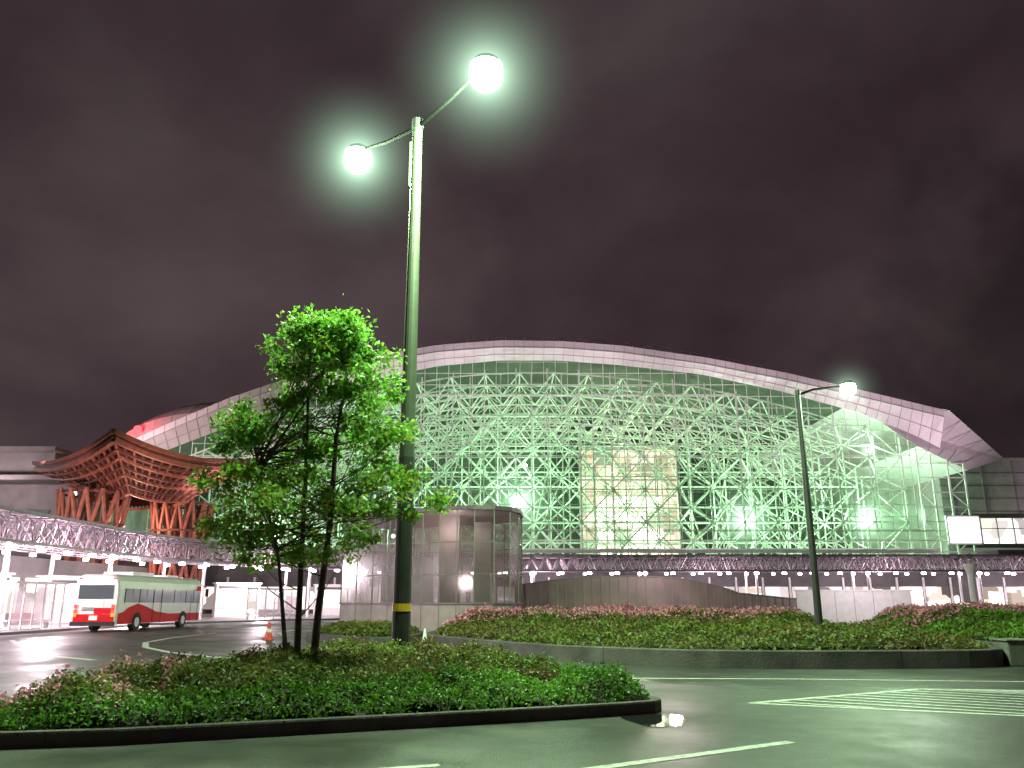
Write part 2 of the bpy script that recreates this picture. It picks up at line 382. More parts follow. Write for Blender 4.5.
bed2=smoothpoly([(-3.4,31),(.6,24),(4.2,21.3),(7,20.9),(12,21.2),(13.2,23),(13.5,30),(12,40),(2,43),(-3,38.5)],2)
kerb('planter_wall',bed2,.3,.42,M_kerb2,1.6)
bi2=offset(bed2,.32)
def pick2(C):
    f=np.array([noise.noise(Vector((c[0]*.35,c[1]*.6,11))) for c in C])
    mi=np.where(f+rng.normal(size=len(C))*.3>.05,1,0)
    far=np.clip((C[:,1]-32)/2.5,0,1)
    return np.where((far>0)&(rng.random(len(C))<.7*far*np.clip(f*3+1,0,1)),2,mi)
za=lambda P: .38*np.clip((P[:,1]-31)/3,0,1)
bed('azalea_hedge',bi2,.42,.3,1.6,60000,.12,.32,[LM1,LM2,LM3],pick2,freq=.5,res=.4,zadd=za)
bed3=smoothpoly([(13.8,23.5),(18.5,23),(26,27),(27,40),(16,42),(14.6,30)],2)
kerb('planter_wall',bed3,.3,.42,M_kerb2,1.6)
bed('azalea_hedge',offset(bed3,.32),.5,.25,1.5,35000,.13,.32,[LM4,LM1,LM3],pick2,freq=.5,res=.4,zadd=za)
bed4=smoothpoly([(-6,32),(-3.9,31.5),(-3.6,39),(-8.5,41),(-9,36)],2)
kerb('planter_wall',bed4,.25,.3,M_kerb2,1.6)
bed('shrub_bed',offset(bed4,.27),.35,.15,1,9000,.12,.25,[LM1,LM2],lambda C:(rng.random(len(C))<.3).astype(int),freq=.6,res=.4)
b=B(); b.box((13.0,22.1,.3),(.9,.7,.6)); b.box((13.0,22.1,.625),(1.0,.8,.05)); b.obj('stone_block',M_kerb,bevel=.02)

# ---------------------------------------------------------------- street lamps
def lamp_head(root,p,sc_=1,power=6000,mr=2.6):
    b=B(); r=.34*sc_
    b.lathe(p,[(.02,.42*sc_),(.14*sc_,.40*sc_),(.26*sc_,.32*sc_),(.32*sc_,.2*sc_)],20,0)
    b.obj('housing',[M_green_pole],root,smooth=True)
    b=B(); b.lathe(p,[(.325*sc_,.2*sc_),(r*1.02,.05*sc_),(r*1.02,-.06*sc_),(r*.9,-.18*sc_),(r*.6,-.28*sc_),(.01,-.33*sc_)],20,0)
    b.obj('lens',[M_lampG],root,smooth=True)
    light('lamp_light','POINT',(p[0],p[1],p[2]-.5*sc_),power,(.66,1,.56),root,.25*sc_)
    halo(p,mr,M_halo,root)
root=empty('street_lamp',(0,0,0))
px,py=-2.36,18.2
b=B()
b.tube([(px,py,.1),(px,py,.35),(px,py,.36)],[.3,.3,.22],16,1)
b.tube([(px,py,.36),(px,py,4.7)],[.2,.185],16,1)  # lower shaft darker than the upper one
b.tube([(px,py,4.7),(px,py,8),(px,py,13.0)],[.172,.155,.12],16,0)
b.tube([(px,py,13.0),(px,py,13.25)],[.15,.15],12,1)
b.tube([(px,py,1.38),(px,py,1.54)],[.206,.206],16,2)
b.tube([(px-.16,py-.05,11.4),(px-.16,py-.05,12.6)],[.035,.035],8,0)
b.box((px,py-.2,.9),(.14,.04,.4),1)
R=(-.6,16.5,13.35); Lh=(-4.25,20.3,13.35)
for h in(R,Lh):
    m=Vector((px,py,13.1)).lerp(Vector(h),.5)+Vector((0,0,.05))
    b.tube([(px,py,13.05),tuple(m),(h[0],h[1],h[2]+.3)],[.055,.045,.035],8,3)
b.obj('pole',[M_green_pole,M_dkpole,M_yellow,M_arm],root,smooth=False)
lamp_head(root,R,1.15,11500); lamp_head(root,Lh,1.1,10500)
root=empty('street_lamp')
b=B(); px,py=9.35,26
b.tube([(px,py,.3),(px,py,3),(px,py,8.1)],[.12,.105,.07],12,0); b.tube([(px,py,8.1),(px+.5,py,8.28),(px+1.5,py,8.4)],[.05,.04,.035],8,1); b.tube([(px,py,8.1),(px,py,8.25)],[.09,.09],10,0)
b.obj('pole',[M_dkpole,M_arm],root)
lamp_head(root,(px+1.65,py,8.3),.72,1900,1.3)

# ---------------------------------------------------------------- tree
root=empty('street_tree')
b=B(); TX,TY=-3.75,15.5
stems=[[( -3.85,15.5,.2),(-3.88,15.5,1.2),(-3.9,15.5,2.6),(-3.95,15.6,4.2),(-4.0,15.6,5.6),(-4.02,15.6,6.8)],
       [(-3.6,15.6,.2),(-3.55,15.6,1.4),(-3.45,15.7,3.0),(-3.4,15.6,4.6),(-3.25,15.5,5.9),(-3.2,15.5,6.9)],
       [(-3.95,15.3,.2),(-4.05,15.2,1.1),(-4.2,15.1,2.3),(-4.6,14.9,3.8),(-4.9,14.9,4.9)]]
for s,r0 in zip(stems,(.07,.08,.05)): b.tube(s,[r0*(1-.8*k/(len(s)-1)) for k in range(len(s))],8)
prof=[(2.2,.8),(2.6,1.7),(3.1,2.1),(3.9,2.0),(4.6,1.75),(5.2,1.5),(5.8,1.3),(6.4,1.0),(7.0,.45)]
pz=[p[0] for p in prof];pw=[p[1] for p in prof]
C=[];S=[]
for k in range(205):
    z=2.35+4.65*random.random()**.9; wdt=np.interp(z,pz,pw)
    a=random.random()*2*math.pi; rr=wdt*(.25+.75*random.random()**.6)*(1+.18*math.sin(3*a+z*2.3))
    cx=TX+.0+rr*math.cos(a)+(.1 if z>3 else -.25); cy=TY+rr*.9*math.sin(a)
    st=stems[k%3]; idx=max([i for i,p in enumerate(st) if p[2]<z-.15]+[2 if st[2][2]<z else 1])
    idx=min(idx,len(st)-2); p0=Vector(st[idx]).lerp(Vector(st[idx+1]),random.random()*.5)
    mid=p0.lerp(Vector((cx,cy,z)),.5)+Vector((0,0,-.12)); b.tube([tuple(p0),tuple(mid),(cx,cy,z)],[.014,.009,.004],5)
    R_=.16+.26*random.random(); n=int(50+190*R_)
    q=rng.normal(size=(n,3)); q/=np.linalg.norm(q,axis=1)[:,None]; q*= (rng.random(n)**.6)[:,None]*R_*1.15; q[:,2]*=.7
    C.append(q+np.array([cx,cy,z])); S.append(.075+.07*rng.random(n))
for s in stems:
    p=s[-1]; n=90; q=rng.normal(size=(n,3))*.16; q[:,2]*=1.3; C.append(q+np.array(p)); S.append(.08+.06*rng.random(n))
C=np.vstack(C);S=np.concatenate(S)
b.obj('trunk',[M_bark],root,smooth=True)
TL1=leafmat('tree_leaf',(.07,.20,.018),(.20,.44,.055),.45); TL2=leafmat('tree_leaf_young',(.18,.24,.03),(.32,.38,.06),.45)
mi=np.where((rng.random(len(C))<.18)|((C[:,2]<4)&(rng.random(len(C))<.3)),1,0)
leaves_mesh('foliage',C,S,[TL1,TL2],mi,up=.3,parent=root)

# ---------------------------------------------------------------- station dome
root=empty('station_dome')
Y0=100
ox=[-62,-50,-42,-34.7,-26,-16.8,-9.2,-1.5,6.1,13.8,23.9,33.9,43.7,53.5,60]; oz=[13,18.5,22.4,25.7,28.8,31.2,32.5,33.1,33.0,32.4,30.9,28.9,26.5,24.0,21.6]
ix=[-60,-50,-42,-34,-25,-16,-9.2,-1.5,6.1,13.7,23.8,33.7,43.4,50,56]; iz=[11,16,19.7,22.9,26.2,28.9,30.3,31,31,30.4,29.2,27,24.2,21.3,18]
zo=lambda x:float(np.interp(x,ox,oz)); zi=lambda x:float(np.interp(x,ix,iz))
XL,XR=-44.0,50.0
b=B(); xs=np.arange(-46,53.6,1.25)
for a,c in zip(xs[:-1],xs[1:]):
    yo,yi=Y0-2.2,Y0-.3
    b.poly([(a,yo,zo(a)-.9),(c,yo,zo(c)-.9),(c,yo,zo(c)),(a,yo,zo(a))],0)
    b.poly([(a,yi,zi(a)),(c,yi,zi(c)),(c,yo,zo(c)-.9),(a,yo,zo(a)-.9)],0)
    b.poly([(a,yo,zo(a)),(c,yo,zo(c)),(c,Y0+55,zo(c)+1),(a,Y0+55,zo(a)+1)],1)
    b.box((a,yo-.02,zo(a)-.45),(.06,.05,.95),2)
    b.bar((a,yi-.03,zi(a)),(a,yo-.03,zo(a)-.9),.035,mi=2)
    b.bar((a,yo-.03,zo(a)-.9),(c,yo-.03,zo(c)-.9),.07,mi=2)
    b.bar((a,(yo+yi)/2,(zi(a)+zo(a)-.9)/2-.03),(c,(yo+yi)/2,(zi(c)+zo(c)-.9)/2-.03),.05,mi=2)
for x0,x1 in((-20,8),(8,35)):
    q=np.arange(x0,x1,2.4)
    for x in q: b.bar((x,Y0-1.4,zo(x)),(x,Y0-1.4,zo(x)+.7),.04,mi=2)
    for x,x2 in zip(q[:-1],q[1:]): b.bar((x,Y0-1.4,zo(x)+.65),(x2,Y0-1.4,zo(x2)+.65),.035,mi=2)
b.obj('roof_fascia',[M_fascia,M_roofin,M_fseam],root)
b=B(); yo=Y0-2.2
A=[(53.5,yo,24.1),(63,Y0+4,19.2),(57,Y0+2,17.4),(50,Y0-.3,20.0),(46,Y0-.3,22.9)]
b.poly(A,0); b.poly([(44,yo+.3,26.3),(53.5,yo,24.1),(63,Y0+4,19.2),(63,Y0+55,19.2),(44,Y0+55,27)],0)
b.poly([(50,Y0-.3,20.0),(57,Y0+2,17.4),(57,Y0+50,17.4),(50,Y0+50,20)],0)
for k in range(1,5):
    t=k/5; p=Vector(A[0]).lerp(Vector(A[1]),t); q=Vector(A[3]).lerp(Vector(A[2]),t); b.bar(p+Vector((0,-.05,0)),q+Vector((0,-.05,0)),.05,mi=1)
b.obj('roof_end_wing',[M_fascia,M_fseam],root)
ZB=6.9
b=B(); m=B(); step=1.5
xs=np.arange(XL,XR+.01,step)
for a,c in zip(xs[:-1],xs[1:]): b.poly([(a,Y0,ZB),(c,Y0,ZB),(c,Y0,zi(c)),(a,Y0,zi(a))])
b.poly([(XR,Y0,ZB),(XR,Y0+45,ZB),(XR,Y0+45,20),(XR,Y0,20.5)])
b.obj('glass_wall',M_glass,root)
for x in xs: m.bar((x,Y0-.06,ZB),(x,Y0-.06,zi(x)),.05)
z=ZB
while z<31:
    seg=[x for x in xs if zi(x)>z]
    if len(seg)>1: m.bar((seg[0],Y0-.06,z),(seg[-1],Y0-.06,z),.045)
    z+=step
m.obj('mullions',M_steel,root)
t=B(); g=4.5
def frame(y0,y1,g,ofs,r,rd,zt=-.6):
    xs=np.arange(XL+ofs,XR,g); zs=np.arange(ZB,34,g)
    def ok(x,z): return z<=zi(x)+zt and XL<=x<=XR
    for i,x in enumerate(xs):
        top=zi(x)+zt
        t.bar((x,y0,ZB),(x,y0,top),r)
        if y1>y0: t.bar((min(x+g/2,XR),y1,ZB),(min(x+g/2,XR),y1,zi(min(x+g/2,XR))+zt),r)
        for j,z in enumerate(zs):
            if not ok(x,z): continue
            x2=x+g; z2=z+g
            if ok(x2,z): t.bar((x,y0,z),(x2,y0,z),r)
            if y1>y0:
                c=(x+g/2,y1,z+g/2)
                if ok(c[0],c[2]):
                    for p in((x,y0,z),(x2,y0,z),(x,y0,z2),(x2,y0,z2)):
                        if ok(p[0],p[2]): t.bar(p,c,rd)
                    if ok(c[0]+g,c[2]): t.bar(c,(c[0]+g,y1,c[2]),r)
                    if (i+j)%2==0 and ok(x2,z2): t.bar((x,y0,z),(x2,y0,z2),rd)
                    elif ok(x2,z) and ok(x,z2): t.bar((x2,y0,z),(x,y0,z2),rd)
frame(Y0+1.2,Y0+4.2,4.0,.5,.11,.09)
frame(Y0+14,Y0+17,5,2,.12,.1,-3)
gy=6
for yy in np.arange(Y0+4,Y0+50,gy):
    for x in np.arange(XL,XR-4,4.5):
        za_=zi(x)-.4; zc=zi(x+4.5)-.4; zm=zi(x+2.25)-2.6
        t.bar((x,yy,za_),(x+4.5,yy,zc),.12); t.bar((x,yy,za_),(x,yy+gy,za_),.11)
        c=(x+2.25,yy+gy/2,zm)
        for p in((x,yy,za_),(x+4.5,yy,zc),(x,yy+gy,za_),(x+4.5,yy+gy,zc)): t.bar(p,c,.09)
        t.bar(c,(x+6.75,yy+gy/2,zi(x+6.75)-2.6),.11)
for x in (-30,-12,2,15,28,40):
    for s in(-1,1):
        for dx in(-2,2):
            t.bar((x,Y0+18,7),(x+s*7+dx,Y0+22,zi(x)-4),.12)
for z in (ZB-.1,8.6,9.7): t.bar((XL,Y0-.3,z),(XR+4,Y0-.3,z),.13 if z<8 else .09)
t.obj('space_frame',M_steel,root)
b=B(); b.box((3,Y0-.5,7.35),(96,.15,.55),0); b.box((3,Y0-1.2,6.5),(98,1.6,.25),0); b.obj('balcony_edge',M_whitew,root)
t=B()
for x in(50.3,52,54,56):
    t.bar((x,Y0+1,5),(x,Y0+1,20-(x-50)*.3),.13)
for k in range(8):
    z=5.5+k*1.8
    t.bar((50.3,Y0+1,z),(56,Y0+1,z),.08); t.bar((50.3 if k%2 else 52,Y0+1,z),(52 if k%2 else 50.3,Y0+1,z+1.8),.06); t.bar((54 if k%2 else 56,Y0+1,z),(56 if k%2 else 54,Y0+1,z+1.8),.06)
t.obj('side_bay',M_steel,root)
b=B(); b.poly([(-60,Y0+55,0),(60,Y0+55,0),(60,Y0+55,22),(-60,Y0+55,22)],0); b.poly([(-60,Y0+55,22),(60,Y0+55,22),(20,Y0+55,34),(-20,Y0+55,34)],0)
b.poly([(-60,Y0+.5,6.5),(60,Y0+.5,6.5),(60,Y0+55,6.5),(-60,Y0+55,6.5)],0); 
b.obj('back_wall',[M_roofin],root)
M_conL=litmat('lit_concourse',(1,.92,.78),8.0,.4,.25)
M_conL2=litmat('lit_concourse_dim',(1,.85,.62),2.2,.4,.2)
b=B(); b.box((20,Y0+41,17.5),(17,1,20),1); 
for i in range(6):
    for j in range(7):
        if (i*3+j*5)%11==0: continue
        b.box((12.9+i*2.85,Y0+40.4,9.5+j*2.7),(2.5,.12,2.25),0 if (j<4 and 0<i<5) else 2)
b.obj('concourse_facade',[M_conL,M_conc,M_conL2],root)
halo((20.5,Y0+34,14),11,M_halo3,root)
M_shop=litmat('shopfront',(1,.86,.92),2.4,.5,.05)
b=B(); b.box((5,Y0+1.2,3.2),(130,.5,6.2),1)
for x in np.arange(-58,68,3.2):
    b.box((x,Y0+.9,1.9),(2.7,.12,2.6),0)
    b.box((x+1.6,Y0+.85,2.2),(.2,.2,4.2),2)
b.obj('shopfront_wall',[M_shop,M_concd,M_whitew],root)
fl=[(1.0,106.5,14),(29.8,106.5,11.4),(45.8,106.5,11.6),(1.7,107,18.8),(46,104.5,20.3),(-16,112,10),(13,125,9),(-32,112,10)]
pw=[6000,7000,7500,1600,1600,6500,7500,5500]
b=B()
for p,q in zip(fl,pw):
    s=1.0 if q>3200 and p[1]<107 else .5
    b.lathe(p,[(.01,.5*s),(.4*s,.35*s),(.55*s,0),(.4*s,-.35*s),(.01,-.5*s)],12,0)
    if p[1]<107: halo(p,5.5 if q>2000 else 2.6,M_halo2,root)
b.obj('floodlight_lenses',M_lampI,root)
for p,q in zip(fl,pw): light('dome_floodlight','POINT',(p[0],p[1]-.8,p[2]+.6),q,(.5,1,.56),root,.3)
light('dome_general','POINT',(18,Y0+26,15),15000,(.85,1,.62),root,1)
light('dome_general','POINT',(-18,Y0+26,14),9000,(.6,1,.6),root,1)
for x in(-30,-14,2,18,34,50):
    light('roof_edge_flood','SPOT',(x,Y0-22,6.8),21000,(1,.74,.86),root,.3,(x,Y0-1,zo(x)-.5),62,1)

root=empty('entrance_hood'); b=B(); nu,nv=18,8
for i in range(nu+1):
    for j in range(nv+1):
        a=math.pi*i/nu; v=j/nv
        x=-38.5+11.5*-math.cos(a)*(1+.1*v); z=15+12.4*max(0,math.sin(a))**.7*(1-.3*v*v); y=112-12*v+3*v*v
        if j==nv: z-=1.5
        b.v.append((x,y-3,z))
for i in range(nu):
    for j in range(nv):
        q=i*(nv+1)+j; b.f.append([q,q+nv+1,q+nv+2,q+1]); b.m.append(0)
for i in range(0,nu+1,1):
    q=[b.v[i*(nv+1)+j] for j in range(nv+1)]
    for j in range(nv): b.bar(q[j],q[j+1],.05,mi=1)
b.obj('shell',[mat('hood_panels',(.42,.34,.36),.5,metal=.1,var=.15,scale=.4),M_fseam],root)
light('hood_fill','SPOT',(-50,84,16.5),17000,(1,.70,.70),root,.3,(-41,103,24),90,1)  # added fill lamp, brightens the hood shell
b=B(); b.lathe((-46.5,100,22.2),[(.01,.5),(.45,.3),(.5,0),(.45,-.3),(.01,-.5)],10); b.obj('red_beacon',emit('red_lamp',(1,.05,.06),5),root,smooth=True)
light('red_glow','POINT',(-46.5,99,22.6),600,(1,.06,.08),root,.3)

# ---------------------------------------------------------------- wooden drum gate
root=empty('wooden_gate')
c0=Vector((-35.5,72,0)); e1=Vector((-16.5,17,0)); e2=Vector((8.3,14.7,0)); cen=c0+e1/2+e2/2
def gp(s,t,z): 
    p=c0+e1*s+e2*t; return (p.x,p.y,z)
def ez(s,t,k=1):
    return 15.9-1.9*4*s*(1-s)*.5-2.4*4*t*(1-t)*.5
b=B(); n=16
def sc_pt(u,k):
    i=int(u)%4; f=u-int(u); s,t=[(f,0),(1,f),(1-f,1),(0,1-f)][i]
    return .5+(s-.5)*k,.5+(t-.5)*k,s,t
def ring(k,z0,flat,r,mi):
    pts=[]
    for i in range(4*n):
        s,t,S_,T_=sc_pt(i/n,k); z=z0+(ez(S_,T_)-15.9)*flat; pts.append(gp(s,t,z))
    for i in range(4*n): b.bar(pts[i],pts[(i+1)%(4*n)],r,mi=mi)
    return pts
rings=[]
for q in range(7):
    k=.42+.58*q/6; z=11.9+3.6*(q/6)**.85
    rings.append(ring(k,z,.35+.65*q/6,.2 if q<6 else .3,q%2))
N4=4*n
for i in range(N4):
    for q in range(6): 
        b.bar(rings[q][i],rings[q+1][i],.13,mi=1 if i%2 else 0)
top=ring(1.03,16.2,1,.25,0)
ring(1.0,15.9,1,.2,1)
for i in range(N4):
    j=(i+1)%N4
    for q in range(6):
        up=Vector((0,0,.3)); b.poly([Vector(rings[q][i])+up,Vector(rings[q][j])+up,Vector(rings[q+1][j])+up,Vector(rings[q+1][i])+up],1)
    b.poly([top[i],top[j],(cen.x,cen.y,16.6)],2)
b.obj('roof',[M_wood,M_wood2,M_tile],root)
b=B()
for sgn in(-1,1):
    pc=cen+e2.normalized()*5.4*sgn
    nb=14
    for k in range(nb):
        a=2*math.pi*k/nb
        for tw in(.9,-.9):
            p=(pc.x+2.7*math.cos(a),pc.y+2.7*math.sin(a),.1); q=(pc.x+3.3*math.cos(a+tw),pc.y+3.3*math.sin(a+tw),12.3)
            b.bar(p,q,.2,n=6)
    for z in(.4,3,6,9,12):
        rr=2.75+.55*(abs(z-6)/6)
        for k in range(16):
            a=2*math.pi*k/16;a2=2*math.pi*(k+1)/16; b.bar((pc.x+rr*math.cos(a),pc.y+rr*math.sin(a),z),(pc.x+rr*math.cos(a2),pc.y+rr*math.sin(a2),z),.16,mi=1)
    for k in range(4):
        a=math.pi/4+k*math.pi/2; b.bar((pc.x+1.2*math.cos(a),pc.y+1.2*math.sin(a),0),(pc.x+1.2*math.cos(a),pc.y+1.2*math.sin(a),13),.35,n=6,mi=1)
b.obj('drum_pillars',[M_wood,M_wood2],root)
light('gate_uplight','SPOT',(-31,69,7),6500,(1,.72,.62),root,.4,(-40,86,15),95,.8)
light('gate_uplight_inner','POINT',(-40,86,8.5),2200,(1,.62,.45),root,.4)
light('gate_uplight_left','SPOT',(-46,70,6.8),4500,(1,.72,.62),root,.4,(-43,86,15),95,.8)

# ---------------------------------------------------------------- walkway canopy (space frame on columns)
root=empty('walkway_canopy')
path=[(-27,10),(-27,58),(-26.4,65),(-24.5,71),(-21,77.5),(-15.5,83.5),(-8,87.8),(2,89.6),(14,90),(100,90)]
def resample(p,st):
    P=[Vector(q) for q in p]; out=[(P[0],(P[1]-P[0]).normalized())]; need=st
    for a,c in zip(P[:-1],P[1:]):
        l=(c-a).length; d=(c-a)/l; pos=0
        while l-pos>=need: pos+=need; need=st; out.append((a+d*pos,d))
        need-= (l-pos)
    return out
R_=resample(path,1.5)
zt,zb=6.3,4.75; b=B(); dk=B(); lm=B()
rows=5; wd=1.5
def cp(i,k,z):
    p,d=R_[i]; nl=Vector((-d.y,d.x)); q=p+nl*(k*wd); return (q.x,q.y,z)
for i in range(len(R_)-1):
    for k in range(rows):
        b.bar(cp(i,k,zt),cp(i+1,k,zt),.06)
        if k<rows-1: b.bar(cp(i,k,zt),cp(i,k+1,zt),.05)
        c=cp(i,k+.5,zb); c=((c[0]+cp(i+1,k+.5,zb)[0])/2,(c[1]+cp(i+1,k+.5,zb)[1])/2,zb)
        if k<rows-1:
            for p in(cp(i,k,zt),cp(i+1,k,zt),cp(i,k+1,zt),cp(i+1,k+1,zt)): b.bar(p,c,.045)
            if i<len(R_)-2:
                c2=tuple((Vector(cp(i+1,k+.5,zb))+Vector(cp(i+2,k+.5,zb)))/2); b.bar(c,c2,.055)
    dk.poly([cp(i,-.3,zt+.1),cp(i+1,-.3,zt+.1),cp(i+1,rows-.5,zt+.1),cp(i,rows-.5,zt+.1)],3)
    dk.poly([cp(i,-.3,zt-.05),cp(i+1,-.3,zt-.05),cp(i+1,-.3,zt+.1),cp(i,-.3,zt+.1)],1)
    dk.poly([cp(i,-.05,zb-.1),cp(i+1,-.05,zb-.1),cp(i+1,-.05,zb+.05),cp(i,-.05,zb+.05)],1)
    if i%2==0:
        p=cp(i,.4,zb-.3); lm.lathe(p,[(.01,0.12),(.24,.1),(.24,-.08),(.01,-.1)],8)
        p=cp(i,3.0,zb-.25); lm.lathe(p,[(.01,0.12),(.2,.1),(.2,-.08),(.01,-.1)],8)
    if i%8==0:
        p=cp(i,.5,0); q=cp(i,3.2,0)
        for a in(p,q):
            dk.bar((a[0],a[1],.1),(a[0],a[1],zb),.14,n=10,mi=2)
b.obj('space_frame',M_steel2,root); dk.obj('roof_and_columns',[M_sglass,M_steel2,M_whitew,M_concd],root); lm.obj('downlights',M_lampW,root)
for (x,y,pwr) in((-28,32,3000),(-28,42,3600),(-28,51,4000),(-28,62,4000),(-23,78,3000),(-14,88,2200),(3,93,2000),(22,93,2000),(41,93,2200),(60,93,2600)):
    light('canopy_light','POINT',(x,y,3.6),pwr,(1,.78,.88),root,.3)

def shelter(x,y,rz,ln=5):
    r_=empty('bus_shelter',(x,y,.12),rz); b=B()
    for k in range(int(ln)+1):
        b.box((0,-ln/2+k,1.2),(.07,.07,2.4),0)
    for k in range(int(ln)): b.box((0,-ln/2+k+.5,1.25),(.02,.9,1.9),1)
    b.box((-.6,0,2.45),(1.6,ln+.4,.1),0); b.box((-.5,0,.45),(.4,ln-.6,.06),0)
    for s in(-1,1): b.box((-.5,s*(ln/2-.6),.2),(.3,.06,.45),0)
    b.obj('frame',[M_whitew,M_sglass],r_)
for y in(31,38.5,47,55): shelter(-26.2,y,0,5)
shelter(-20.3,72.5,math.radians(-30),6)
M_panel=litmat('lit_panel',(1,.9,.95),3.4,.7,.3)
def kiosk(x,y,rz,w_,h_,d_=1.2):
    r_=empty('ticket_kiosk',(x,y,.12),rz); b=B()
    b.box((0,0,h_/2),(w_,d_,h_),0); b.box((0,-d_/2-.03,h_*.55),(w_*.84,.04,h_*.6),1); b.box((0,0,h_+.06),(w_+.3,d_+.3,.12),0)
    b.box((0,-d_/2-.05,h_*.9),(w_*.9,.05,.25),2)
    b.obj('body',[M_whitew,M_panel,M_concd],r_,bevel=.02)
kiosk(-29.8,47,math.radians(60),3,2.9); kiosk(-30.5,58,math.radians(60),3.5,3); kiosk(-26,80,math.radians(30),4,3); kiosk(-18.5,88,math.radians(15),4,3); kiosk(-33,52,math.radians(80),3,3)
kiosk(-29,68,math.radians(40),4,3.2); kiosk(-12,92,0,5,3)
root=empty('terrace_building'); b=B()
b.box((-78,115,8),(50,20,16),0); b.box((-78,112.5,16.3),(52,24,.6),1); b.box((-75,112,18.2),(34,18,3.2),0); b.box((-75,111,20.0),(36,20,.5),1)
b.box((-43,60,2.5),(8,60,5),0)
for k in range(14): b.box((-38.9,33+k*4,2.0),(.12,3,2.7),2)
for k in range(8): b.box((-97+k*5.2,104.9,12),(3.6,.12,1.6),3)
b.obj('walls',[M_conc,M_conc,litmat('shop_windows',(1,.9,.95),4,.5,.15),M_dark],root)
light('terrace_light','POINT',(-64,96,15),2600,(1,.82,.85),root,.4)
b=B(); b.lathe((-49.2,92,13.2),[(.01,.35),(.35,.2),(.4,0),(.35,-.2),(.01,-.35)],12); b.obj('terrace_lamp',emit('terrace_lamp_lens',(.85,1,.9),4),root)

root=empty('station_building'); b=B()
b.box((86,124,9.9),(58,30,19.8),0)
for z in(13,14.7,16.4,18.1): b.box((86,108.95,z),(58.2,.12,.08),3)
for k in range(14): b.box((58.5+k*4.2,108.93,16),(.08,.14,7.6),3)
b.box((86,124,19.95),(58.6,30.6,.3),0)
for k in range(20): b.box((59.5+k*2.1,107.2,10.3),(1.85,.12,3.2),2)
for k in range(21): b.box((58.4+k*2.1,107.05,10.3),(.14,.2,3.6),1)
b.box((79,106.9,8.4),(44,.5,.5),4); b.box((79,106.9,12.2),(44,.7,.5),4); b.box((79,107.0,10.6),(44,.1,.1),1)
b.box((79,100,6.9),(48,11,.5),3)
b.obj('walls',[M_conc,M_whitew,litmat('lit_glazing',(1,.92,.97),2.0,.5,.12),M_concd,M_concd],root)
light('facade_fill','SPOT',(72,90,8),9000,(1,.8,.88),root,.3,(78,109,17),90,1)  # added lamp without a known fixture, lifts the grey facade
b=B(); b.box((53.6,98.5,9.7),(4,.3,3.4),0); b.box((53.6,98.3,9.7),(3.6,.1,3.0),1); b.obj('illuminated_sign',[M_whitew,emit('sign_face',(1,.9,.97),3.2)],None)

# ---------------------------------------------------------------- stair pavilion
root=empty('glass_stair_pavilion')
fp=[(-9.4,46.5),(-3.7,42.8),(-1.9,42.05),(-.9,42.2),(-.1,42.9),(.35,44),(.55,46),(.3,48.5),(-1.2,50.5),(-8.2,54)]
b=B(); b.prism(fp,.05,1.42,0); fo=offset(fp,-.1); b.prism(fo,1.42,1.5,1); 
b.prism(offset(fp,-.12),6.1,6.3,1); b.poly([(p[0],p[1],6.09) for p in offset(fp,-.12)],1)
n=len(fp)
for k in range(n):
    a=Vector((*fp[k],0));c=Vector((*fp[(k+1)%n],0)); l=(c-a).length; s=max(1,round(l/1.15))
    b.poly([(a.x,a.y,1.5),(c.x,c.y,1.5),(c.x,c.y,6.1),(a.x,a.y,6.1)],2)
    for j in range(s):
        p=a.lerp(c,j/s); b.bar((p.x,p.y,1.5),(p.x,p.y,6.1),.04,mi=1); b.bar((p.x,p.y-.06,.1),(p.x,p.y-.06,1.42),.012,mi=3)
    for z in(2.9,4.5): b.bar((a.x,a.y,z),(c.x,c.y,z),.03,mi=1)
b.box((-3.4,45.5,3.8),(1.1,1.1,4.6),4); b.box((-1.6,45.2,3.6),(.9,.9,4.2),4); b.box((-6,48.5,2.8),(3,.3,2.6),4)
b.obj('walls',[mat('pavilion_stone',(.36,.29,.3),.6,var=.2,scale=1.2),M_steel2,M_pglass,M_dark,M_conc],root)
light('pavilion_light','POINT',(-3,44.2,5.2),170,(1,.8,.72),root,.3)
light('pavilion_front_light','POINT',(-6.5,38.5,2.6),260,(1,.72,.76),root,.3)  # point light before the pavilion, without a fixture

b=B(); pts=[];nn=34
for k in range(nn+1):
    f=k/nn; x=.2+18.6*f; y=56-3*math.sin(math.pi*f); zt_=2.35+.75*max(0,math.sin(math.pi*min(1,f*1.25+.05)))**.7-(max(0,f-.6)*1.6)
    pts.append((x,y,max(1.75,zt_)))
for a,c in zip(pts[:-1],pts[1:]):
    b.poly([(a[0],a[1],0),(c[0],c[1],0),(c[0],c[1],c[2]),(a[0],a[1],a[2])],0); b.poly([(a[0],a[1],a[2]),(c[0],c[1],c[2]),(c[0],c[1]+.3,c[2]),(a[0],a[1]+.3,a[2])],1)
    b.bar((a[0],a[1]-.03,0),(a[0],a[1]-.03,a[2]+.04),.03,mi=2)
    b.bar((a[0],a[1]-.04,a[2]),(c[0],c[1]-.04,c[2]),.04,mi=1)
b.obj('panel_wall',[mat('bronze_panel',(.24,.17,.18),.5,var=.2,scale=.8),M_conc,M_conc])
b=B()
for k in range(6):
    b.box((20.8+k*1.35,60,1.15),(1.32,.25,2.2),0)
b.box((24.2,60,2.3),(8.3,.35,.1),0); b.obj('white_wall',M_whitew)
light('forecourt_fill','POINT',(25,55,4),1200,(1,.82,.92),None,.3)
light('forecourt_fill','POINT',(9,48,4.5),900,(1,.70,.80),None,.3)  # added pink fill, offsets the green lamplight on the panel wall
b=B()
